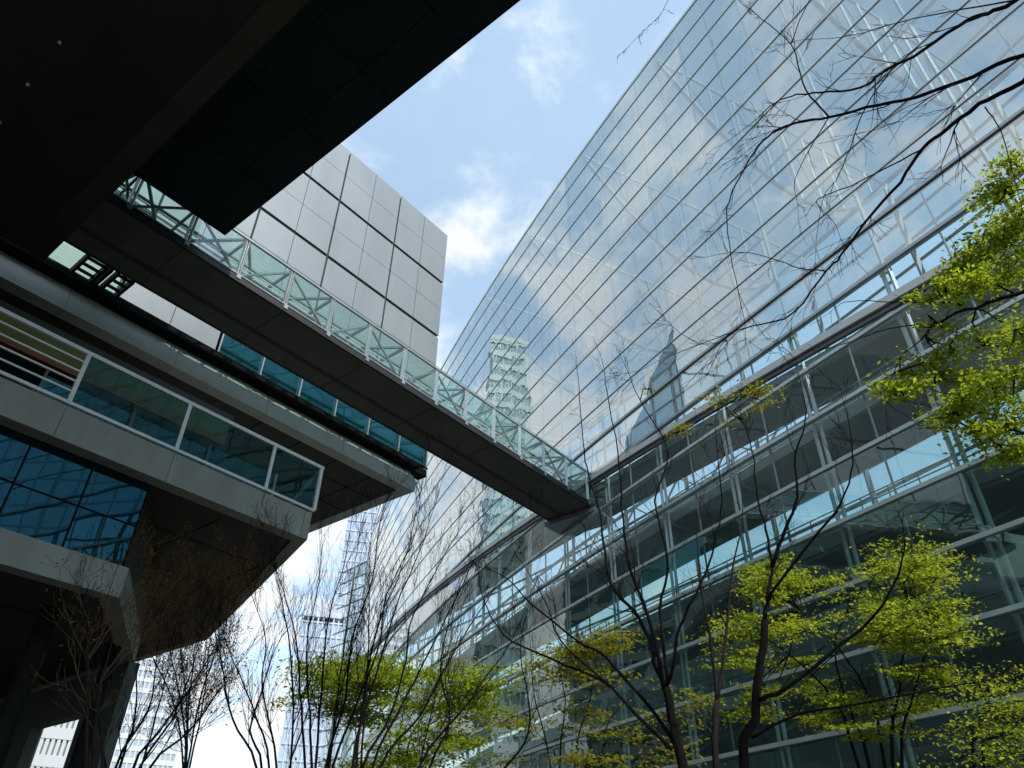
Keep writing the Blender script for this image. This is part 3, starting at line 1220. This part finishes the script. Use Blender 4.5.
# the tower mirrored in the hall front
gt = tower('green_tower', 'green glazed tower mirrored in the hall front above the footbridge', -34.3, -28.2, (133, 135), 121, 12, M['tower_green'], M['green_glass'], 4.0, True, ncol=9)


# ------------------------------------------------------------------ TREES
def smooth(pts, n=4):
    if len(pts) < 3:
        return pts
    out = []
    P = [pts[0] * 2 - pts[1]] + pts + [pts[-1] * 2 - pts[-2]]
    for i in range(1, len(P) - 2):
        p0, p1, p2, p3 = P[i - 1], P[i], P[i + 1], P[i + 2]
        for k in range(n):
            t = k / n
            out.append(.5 * ((2 * p1) + (p2 - p0) * t + (2 * p0 - 5 * p1 + 4 * p2 - p3) * t * t + (3 * p1 - p0 - 3 * p2 + p3) * t ** 3))
    out.append(pts[-1])
    return out


RS = .60


class Tree:
    def __init__(self, name, label, base, seed, bark='bark', twigmat=None, group=None):
        self.r = random.Random(seed)
        self.root = thing(name, label, 'tree', base, group or ('bare trees in the plaza' if name == 'bare_tree' else 'leafy trees in the plaza'))
        self.base = V(base)
        self.wood, self.twig, self.leaf = MB(), MB(), MB()
        self.bark, self.twigmat = bark, twigmat or bark
        self.tips = []
        self.ang = (.4, .95)
        self.sub_ang = (.35, .9)

    def limb(self, pts, r0, r1, twigs=1.0, lv=2, tl=1.0, up=.25, sub=4, n=7):
        pts = smooth(pts, sub)
        N = len(pts)
        for i in range(1, N - 1):
            k = r0 * .16 + .003
            pts[i] = pts[i] + V((self.r.uniform(-k, k), self.r.uniform(-k, k), self.r.uniform(-k, k)))
        r0, r1 = r0 * RS, r1 * RS
        rad = [r0 + (r1 - r0) * (i / (N - 1)) ** .8 for i in range(N)]
        self.wood.tube(pts, rad, n)
        if twigs > 0:
            ln = sum((pts[i + 1] - pts[i]).length for i in range(N - 1))
            cnt = int(ln * 2.2 * twigs + self.r.random())
            for _ in range(cnt):
                t = self.r.uniform(.25, 1.0)
                x = t * (N - 1)
                i = min(int(x), N - 2)
                p = pts[i].lerp(pts[i + 1], x - i)
                d = (pts[i + 1] - pts[i]).normalized()
                self.spray(p, self.tilt(d, self.r.uniform(*self.ang)), tl * self.r.uniform(.5, 1.2) * (1.15 - .5 * t), max(.004, rad[i] * .42), lv, up)
            self.spray(pts[-1], (pts[-1] - pts[-2]).normalized(), tl * .8, r1, lv, up)
        return pts

    def tilt(self, d, ang):
        o = d.orthogonal().normalized()
        o = Matrix.Rotation(self.r.uniform(0, 2 * pi), 3, d) @ o
        return (d * cos(ang) + o * sin(ang)).normalized()

    def spray(self, p, d, ln, r, lv, up):
        k = 5
        pts = [p]
        q = p.copy()
        dd = d.copy()
        for i in range(k):
            dd = dd + V((self.r.gauss(0, .13), self.r.gauss(0, .13), self.r.gauss(0, .10) + up * .35))
            dd.normalize()
            q = q + dd * (ln / k)
            pts.append(q.copy())
        r = min(r, .022)
        self.twig.tube(pts, [max(.0022, r * (1 - .75 * i / k)) for i in range(k + 1)], 4, False)
        self.tips.append((pts[-1], dd))
        if lv > 0:
            for i in range(self.r.choice((2, 3, 3, 4))):
                j = self.r.randint(1, k)
                self.spray(pts[j], self.tilt(dd, self.r.uniform(*self.sub_ang)), ln * self.r.uniform(.4, .7), max(.0025, r * .55), lv - 1, up)

    def leaf1(self, c, size, flat=.5):
        r = self.r
        nrm = V((r.gauss(0, flat), r.gauss(0, flat), 1)).normalized()
        a = nrm.orthogonal().normalized()
        a = Matrix.Rotation(r.uniform(0, 2 * pi), 3, nrm) @ a
        b_ = nrm.cross(a)
        s = size * r.choice((r.uniform(.45, .9), r.uniform(.8, 1.5)))
        i = len(self.leaf.v)
        self.leaf.v += [c - a * s * .55, c - b_ * s * .26 + nrm * s * .06, c + a * s * .55, c + b_ * s * .26 + nrm * s * .06]
        self.leaf.f.append((i, i + 1, i + 2, i + 3))

    def cluster(self, c, rx, rz, n, size, flat=.5, layers=5):
        """a bough: several thin tilted sprays of leaves"""
        r = self.r
        best = min(self.wood.v, key=lambda q: (q - c).length_squared)
        if (best - c).length > .05:
            md = (best + c) / 2 + V((r.gauss(0, .08), r.gauss(0, .08), r.gauss(0, .08)))
            self.twig.tube([best, md, c], [.012, .009, .007], 4, False)
        for _ in range(layers):
            o = V((r.gauss(0, rx * .5), r.gauss(0, rx * .5), r.gauss(0, rz * .6)))
            tl = (r.uniform(-.35, .35), r.uniform(-.35, .35))
            sx, sy = rx * r.uniform(.25, .6), rx * r.uniform(.25, .6)
            self.twig.tube([c, c + o * .5 + V((0, 0, -.03)), c + o], [.008, .006, .003], 4, False)
            for _ in range(int(n * 1.45 / layers)):
                x, y = r.gauss(0, sx), r.gauss(0, sy)
                self.leaf1(c + o + V((x, y, tl[0] * x + tl[1] * y + r.gauss(0, rz * .16))), size, flat)

    def tipleaves(self, frac, n, size, mat=None):
        for p, d in self.tips:
            if self.r.random() < frac:
                for _ in range(n):
                    self.leaf1(p + V((self.r.gauss(0, .06), self.r.gauss(0, .06), self.r.gauss(0, .06))), size, .8)

    def done(self, leafmat='leaf'):
        self.wood.build('trunk', M[self.bark], self.root, True)
        if self.twig.v:
            self.twig.build('crown', M[self.twigmat], self.root, True)
        if self.leaf.v:
            self.leaf.build('leaves', M[leafmat], self.root)


def px(lst, h, h1=None):
    """photo-traced limb, receding from h to h1 metres"""
    h1 = h if h1 is None else h1
    return [at(x, y, h + (h1 - h) * i / max(1, len(lst) - 1)) for i, (x, y) in enumerate(lst)]


def ground(p, lean=.0):
    return V((p.x, p.y, 0))


# --- dark forked tree in the middle
h = 11
tr = px([(682, 768), (673, 718), (666, 687)], h)
T = Tree('bare_tree', 'dark bare tree forking low into many limbs before the glass hall', ground(tr[0]), 11)
T.limb([ground(tr[0]), tr[0]] + tr[1:], .13, .095, 0)
T.limb(px([(666, 687), (655, 665), (650, 641), (634, 611), (611, 584), (604, 545), (600, 516), (589, 475), (583, 443), (579, 386)], h, h + .8), .07, .012, .8, 2, .9)
T.limb(px([(664, 690), (656, 644), (642, 600), (628, 560), (622, 506), (618, 454), (605, 381)], h, h - .7), .06, .012, .8, 2, .9)
T.limb(px([(667, 685), (673, 667), (679, 629), (700, 584), (714, 546), (722, 500), (718, 460)], h, h - 1), .05, .012, .7, 2, .8)
T.limb(px([(673, 742), (658, 718), (608, 659), (578, 641), (533, 605), (507, 579), (480, 567)], h, h + 1.2), .055, .010, .8, 2, .8)
T.limb(px([(672, 750), (628, 706), (605, 682), (551, 659), (504, 635), (483, 599), (478, 570)], h, h + .4), .05, .010, .8, 2, .8)
T.limb(px([(668, 680), (660, 610), (668, 560), (655, 500), (668, 452), (640, 400), (628, 372)], h, h + .3), .045, .010, .7, 2, .8)
T.limb(px([(605, 682), (560, 640), (545, 600), (520, 560)], h, h + .5), .03, .008, .8, 1, .7)
T.cluster(at(650, 388, h), .16, .10, 40, .05)
T.cluster(at(677, 432, h), .25, .12, 130, .05)
T.done('leaf_dim')

# --- second dark tree right of it
h = 9.5
tr = px([(744, 768), (756, 718), (761, 659), (765, 620)], h)
T = Tree('bare_tree', 'dark slender tree with a long brown branch reaching right before the hall', ground(tr[0]), 12)
T.limb([ground(tr[0]) + V((-.1, 0, 0))] + tr, .105, .075, 0)
T.limb(px([(765, 620), (769, 590), (772, 567), (766, 530), (758, 497), (752, 450), (742, 420)], h, h + .4), .05, .010, .7, 2, .7)
T.limb(px([(772, 567), (785, 530), (797, 497), (795, 455), (806, 420), (800, 380)], h, h - .5), .045, .010, .7, 2, .7)
T.limb(px([(768, 600), (775, 588), (812, 541), (841, 503), (853, 464), (850, 430)], h, h - .8), .042, .010, .6, 2, .7)
T.limb(px([(758, 700), (783, 689), (841, 645), (876, 613), (898, 575), (905, 545)], h, h - .6), .05, .014, .3, 1, .5)
T.limb(px([(752, 738), (797, 715), (847, 706), (914, 693), (973, 683)], h, h - .8), .03, .010, .5, 1, .5)
T.cluster(at(725, 405, h + .5), .34, .12, 260, .05)
T.cluster(at(752, 397, h + .5), .3, .13, 240, .05)
T.done('leaf_dim')

# --- brownish tree between
h = 13
tr = px([(717, 768), (717, 700)], h)
T = Tree('bare_tree', 'thin brown bare tree between the two dark trunks', ground(tr[0]), 13, 'bark_brown')
T.limb([ground(tr[0])] + tr, .10, .08, 0)
T.limb(px([(717, 700), (714, 670), (708, 623), (701, 588), (697, 545), (700, 500)], h), .06, .010, .9, 2, .9)
T.limb(px([(717, 700), (726, 638), (732, 570), (742, 520), (740, 480)], h, h + .6), .055, .010, .9, 2, .9)
T.done()

# --- near tree whose bare branches hang in from the upper right
h = 7.2
bs = V((9.2, 5.2, 0))
T = Tree('bare_tree', 'near bare tree with long black branches entering from the upper right corner', bs, 14)
T.ang, T.sub_ang = (.3, .75), (.3, .7)
top = bs + V((-.3, .2, 5.2))
T.limb([bs, bs + V((.05, 0, 2.5)), top], .2, .14, 0)


def hook(lst, hs):
    return [at(x, y, q) for (x, y), q in zip(lst, [hs[0] + (hs[1] - hs[0]) * i / (len(lst) - 1) for i in range(len(lst))])]


b1 = hook([(1110, -70), (1017, 0), (988, 12), (958, 26), (914, 56), (882, 73), (859, 88), (821, 92), (797, 95), (780, 100), (762, 114), (745, 128)], (7, 6.6))
b2 = hook([(1100, 40), (1024, 54), (973, 76), (917, 97), (865, 108), (829, 117), (794, 123), (768, 136), (750, 158), (733, 190), (726, 215), (731, 255), (743, 314)], (6.6, 7.2))
b5 = hook([(1110, 40), (1024, 81), (979, 105), (947, 129), (923, 149), (900, 182), (864, 224), (841, 256), (826, 271), (794, 313), (753, 326), (724, 335), (690, 348)], (6.3, 6.9))
T.limb([top, top + V((-.6, .4, 1.6))] + b1, .06, .007, .42, 2, .85, .0)
T.limb([top, top + V((-.5, .3, 1.0))] + b2, .055, .007, .42, 2, .85, -.08)
T.limb([top, top + V((-.5, .35, .7))] + b5, .055, .007, .42, 2, .8, -.08)
T.limb(hook([(829, 117), (806, 91), (798, 65), (791, 44), (762, 19), (738, 0), (722, -20)], (6.95, 6.6)), .022, .006, .9, 2, .5, .0)
T.limb(hook([(791, 44), (800, 20), (809, 0), (815, -20)], (6.8, 6.6)), .014, .006, .6, 1, .4, 0)
T.limb(hook([(923, 149), (882, 170), (850, 186), (818, 199), (821, 208), (835, 224)], (6.5, 6.7)), .016, .006, .8, 1, .45, -.1)
T.limb(hook([(891, 70), (865, 108), (850, 149), (836, 180), (824, 196), (816, 240)], (6.8, 6.9)), .015, .005, .8, 1, .45, -.1)
T.limb(hook([(829, 117), (812, 145), (795, 180), (798, 205)], (7, 7.1)), .014, .005, .8, 1, .45, -.1)
T.limb(hook([(826, 271), (800, 268), (770, 258), (740, 252), (715, 255)], (6.6, 6.9)), .013, .005, .8, 1, .4, -.05)
T.limb(hook([(1017, 0), (960, 10), (900, 22), (850, 36), (800, 40)], (6.9, 6.7)), .018, .005, .8, 1, .45, .0)
T.limb(hook([(700, -60), (668, 0), (660, 15), (642, 32), (624, 51)], (6.2, 6.0)), .009, .003, .9, 1, .3, -.2)
T.limb(hook([(985, 107), (1000, 130), (1012, 170), (1020, 200)], (6.4, 6.3)), .012, .005, .6, 1, .4, -.2)
T.done()

# --- leafy branch tree at the right edge
h = 7.6
bs = V((8.1, 6.6, 0))
T = Tree('leafy_tree', 'yellow green leafy tree leaning in at the right edge', bs, 15)
top = bs + V((.1, -.1, 5.6))
T.limb([bs, bs + V((.1, 0, 2.8)), top], .16, .10, 0)
T.limb([top, top + V((-.4, .3, .5))] + hook([(1075, 275), (1024, 291), (995, 301), (967, 310), (932, 326), (926, 338)], (8.0, 7.6)), .06, .016, .3, 1, .4, 0)
T.limb(hook([(967, 310), (955, 303), (923, 302), (891, 302), (850, 301), (835, 308)], (7.7, 7.9)), .022, .005, .5, 1, .35, 0)
T.limb(hook([(958, 305), (957, 285), (954, 262)], (7.7, 7.7)), .014, .006, .4, 1, .3, 0)
T.limb(hook([(935, 323), (888, 329), (847, 343), (820, 350)], (7.6, 7.8)), .016, .004, .5, 1, .35, 0)
T.limb(hook([(929, 332), (914, 346), (900, 358), (888, 388), (886, 405)], (7.6, 7.6)), .014, .004, .4, 1, .3, -.1)
T.limb([top, top + V((-.3, .2, -.3))] + hook([(1075, 440), (1024, 432), (982, 428), (929, 428), (905, 415)], (8.0, 7.8)), .03, .005, .5, 1, .35, .0)
T.limb([top] + hook([(1080, 220), (1030, 190), (1000, 200), (985, 230)], (8.0, 7.7)), .03, .006, .4, 1, .35, .0)
for (x, y, rx, n) in ((1010, 185, .28, 300), (1020, 215, .3, 300), (1000, 240, .3, 300), (1012, 160, .16, 120), (985, 255, .28, 260), (960, 268, .28, 240), (1005, 275, .3, 300), (945, 290, .22, 150), (975, 285, .26, 240),
                      (1015, 330, .28, 220), (985, 345, .26, 180), (950, 345, .18, 90), (915, 375, .24, 240), (900, 390, .18, 150), (935, 378, .26, 220), (960, 395, .26, 240), (990, 380, .28, 260), (1015, 370, .28, 220), (955, 412, .22, 160), (985, 412, .28, 260),
                      (1010, 420, .26, 220), (1000, 445, .24, 200), (1020, 450, .2, 160), (975, 432, .16, 90), (940, 325, .14, 60), (912, 300, .1, 30)):
    T.cluster(at(x, y, h + T.r.uniform(-.4, .5)), rx, .10, n * 2, .05, .55, 7)
T.done()


# --- broom-shaped bare trees, bottom centre-left
def broom(label, bx_, by, h, seed, limbs, fan=0, fanlen=4.0, bark='bark', tw=1.0, spread=(.08, .5), wide=False):
    b0 = at(bx_, by, h)
    base = ground(b0)
    T = Tree('bare_tree', label, base, seed, bark)
    fork = V((base.x, base.y, max(.8, min(b0.z, 2.2))))
    if not wide:
        T.ang, T.sub_ang = (.18, .5), (.2, .55)
    T.limb([base, fork], .15, .12, 0, n=10)
    for lst, hh in limbs:
        p = px(lst, h, hh)
        T.limb([fork - V((0, 0, .2))] + p, .046, .007, tw * 1.5, 2, 1.0, .35)
    for _ in range(fan):
        a = T.r.uniform(0, 2 * pi)
        th = T.r.uniform(*spread)
        d = V((sin(th) * cos(a), sin(th) * sin(a), cos(th)))
        p = [fork]
        L_ = fanlen * T.r.uniform(.8, 1.15)
        q = fork.copy()
        for k in range(5):
            d = (d + V((T.r.gauss(0, .05), T.r.gauss(0, .05), .05))).normalized()
            q = q + d * L_ / 5
            p.append(q.copy())
        T.limb(p, .036, .006, tw * 1.5, 2, 1.0, .35)
    return T


T = broom('tall bare broom shaped tree before the bluish tower', 318, 812, 13, 21,
          [([(316, 768), (323, 669), (330, 613), (345, 560), (352, 520)], 13.5), ([(333, 768), (356, 706), (380, 643), (386, 596), (413, 540), (420, 500)], 13.2),
           ([(305, 768), (300, 690), (296, 640), (283, 590), (272, 560)], 12.6), ([(312, 768), (309, 700), (307, 640), (318, 590), (322, 545)], 12.4), ([(325, 768), (345, 700), (352, 640), (372, 580), (380, 520), (392, 490)], 13.8)], 2, 5.2)
T.done()
T = broom('bare broom shaped tree rising through the bright green crown', 368, 815, 12, 22,
          [([(363, 768), (390, 716), (406, 659), (413, 616), (446, 553), (466, 520)], 12.4), ([(372, 768), (405, 700), (440, 630), (470, 570), (486, 530)], 12.8),
           ([(352, 768), (372, 690), (395, 610), (420, 550), (437, 500)], 11.7), ([(380, 768), (420, 715), (452, 655), (487, 600), (520, 545)], 12.5), ([(356, 768), (365, 690), (380, 620), (405, 560), (425, 470)], 12.9)], 1, 5)
T.done()
T = broom('bare tree with one long diagonal limb left of the forked tree', 408, 800, 12.5, 23,
          [([(419, 768), (466, 706), (486, 676), (509, 646), (530, 600)], 12.8), ([(430, 768), (450, 720), (440, 670), (452, 610), (470, 560)], 12.3), ([(505, 768), (530, 720), (520, 650), (530, 600)], 13)], 1, 3.6)
T.done()
T = broom('slim bare tree against the white sky below the dark soffit', 262, 815, 14, 24,
          [([(256, 768), (232, 719), (222, 666), (217, 643), (210, 610)], 14.2), ([(269, 768), (252, 706), (229, 650), (215, 610)], 14.6), ([(276, 768), (262, 690), (266, 640), (250, 590)], 13.6),
           ([(290, 768), (291, 653), (279, 590), (276, 560)], 13.8), ([(262, 768), (250, 730), (262, 690), (275, 650), (290, 625)], 14)], 1, 4.4)
T.done()
T = broom('fan shaped bare tree in front of the white banded tower', 128, 812, 13, 25,
          [([(116, 768), (149, 709), (156, 666), (160, 630)], 13.3), ([(133, 768), (159, 732), (186, 693), (212, 653), (222, 635)], 13.6), ([(120, 768), (135, 720), (137, 670), (140, 640)], 12.7),
           ([(140, 768), (172, 720), (190, 675), (200, 640)], 12.8), ([(150, 768), (190, 730), (220, 690), (240, 660)], 13)], 2, 4.0)
T.done()
# --- rust-coloured budding trees under the soffits
T = broom('rusty budding tree with fine twigs against the dark brown soffit', 182, 800, 17, 26,
          [([(185, 768), (180, 700), (170, 650), (160, 600), (150, 570)], 17), ([(185, 760), (190, 690), (196, 640), (200, 590), (205, 560)], 17.4), ([(187, 768), (200, 700), (220, 640), (238, 590), (245, 570)], 16.6),
           ([(185, 768), (186, 700), (180, 640), (182, 580)], 17.4), ([(190, 768), (205, 690), (210, 640), (222, 590)], 17.3), ([(183, 768), (172, 700), (150, 650), (142, 610)], 16.8)], 0, 3, 'bark_brown', 1.5, wide=True)
T.twigmat = 'twig_rust'
T.tipleaves(.95, 4, .05)
T.cluster(at(250, 577, 16.6), .3, .15, 60, .06)
T.done('bud')
T = broom('thin pale tree with rusty twigs beside the dark column', 103, 800, 11, 27,
          [([(103, 768), (98, 707), (88, 673), (83, 650), (72, 625)], 11), ([(98, 707), (104, 670), (112, 640), (108, 610)], 11.3), ([(88, 673), (90, 640), (98, 612)], 10.8)], 0, 3, 'bark_pale', .6, wide=True)
T.twigmat = 'twig_rust'
T.tipleaves(.7, 2, .04)
T.done('bud')


# --- green layered trees
def leafy(label, bx_, h, seed, stems, cl, size, mat='leaf', bark='bark_brown', rxs=1.0):
    b0 = at(bx_, 790, h)
    T = Tree('leafy_tree', label, ground(b0), seed, bark)
    for lst in stems:
        p = px(lst, h, h + T.r.uniform(-.8, .8))
        T.limb([ground(b0) + V((T.r.uniform(-.3, .3), T.r.uniform(-.3, .3), 0))] + p, .07, .012, .3, 1, .6, .2)
    for (x, y, rx, n) in cl:
        T.cluster(at(x, y, h + T.r.uniform(-1.3, 1.3)), rx * rxs, rx * .22, n, size, .5, 6)
    T.done(mat)
    return T


r_ = random.Random(5)
cl = []
for (x0, x1, y0, y1, n) in ((325, 480, 668, 720, 17), (330, 430, 655, 690, 8), (440, 488, 680, 740, 8), (330, 470, 720, 790, 12), (308, 330, 660, 680, 2)):
    for _ in range(n):
        cl.append((r_.uniform(x0, x1), r_.uniform(y0, y1), r_.uniform(.7, 1.2), r_.randint(260, 420)))
leafy('bright green tree low in the picture behind the bare brooms', 400, 24, 31, [[(390, 768), (385, 720), (370, 690)], [(405, 768), (420, 720), (450, 690)], [(398, 768), (402, 720), (410, 670)]], cl, .13)
cl = []
for (x0, x1, y0, y1, n) in ((535, 580, 640, 700, 8), (575, 640, 625, 680, 7), (560, 620, 700, 768, 7), (640, 700, 690, 768, 4), (500, 545, 690, 768, 3)):
    for _ in range(n):
        cl.append((r_.uniform(x0, x1), r_.uniform(y0, y1), r_.uniform(.5, .9), r_.randint(130, 240)))
leafy('sparse olive green tree behind the limbs of the dark forked tree', 565, 22, 32, [[(560, 768), (565, 700), (555, 650)], [(575, 768), (590, 700), (600, 640)], [(550, 768), (535, 700), (530, 640)], [(600, 768), (610, 720), (640, 690)]], cl, .11, 'leaf_dim')
cl = []
for (x0, x1, y0, y1, n, q) in ((850, 945, 568, 640, 22, .85), (875, 935, 552, 580, 6, .8), (715, 825, 575, 640, 13, .8), (860, 960, 625, 665, 8, .8), (735, 800, 615, 670, 7, .9), (800, 850, 650, 720, 7, .8), (830, 900, 700, 768, 5, .8), (750, 790, 560, 600, 5, .7), (900, 950, 660, 720, 4, .7), (720, 760, 690, 730, 4, .7)):
    for _ in range(n):
        cl.append((r_.uniform(x0, x1), r_.uniform(y0, y1), q * r_.uniform(.35, .7), r_.randint(200, 380)))
leafy('wide layered spring green tree low at right before the hall', 880, 15, 33, [[(893, 768), (899, 690), (905, 640), (908, 600)], [(885, 768), (870, 700), (840, 650), (800, 610)], [(902, 768), (915, 690), (935, 630)], [(870, 768), (850, 710), (835, 650), (850, 600)], [(860, 768), (835, 700), (790, 655), (750, 630)]], cl, .07, 'leaf_mid', 'bark')
cl = []
for (x0, x1, y0, y1, n) in ((970, 1040, 675, 720, 10), (955, 1040, 725, 760, 8)):
    for _ in range(n):
        cl.append((r_.uniform(x0, x1), r_.uniform(y0, y1), r_.uniform(.4, .7), r_.randint(90, 160)))
leafy('small yellow green tree cut off by the lower right corner', 985, 15.5, 34, [[(975, 768), (985, 720), (1010, 690)], [(985, 768), (1000, 735), (1030, 715)]], cl, .07, 'leaf_mid', 'bark')
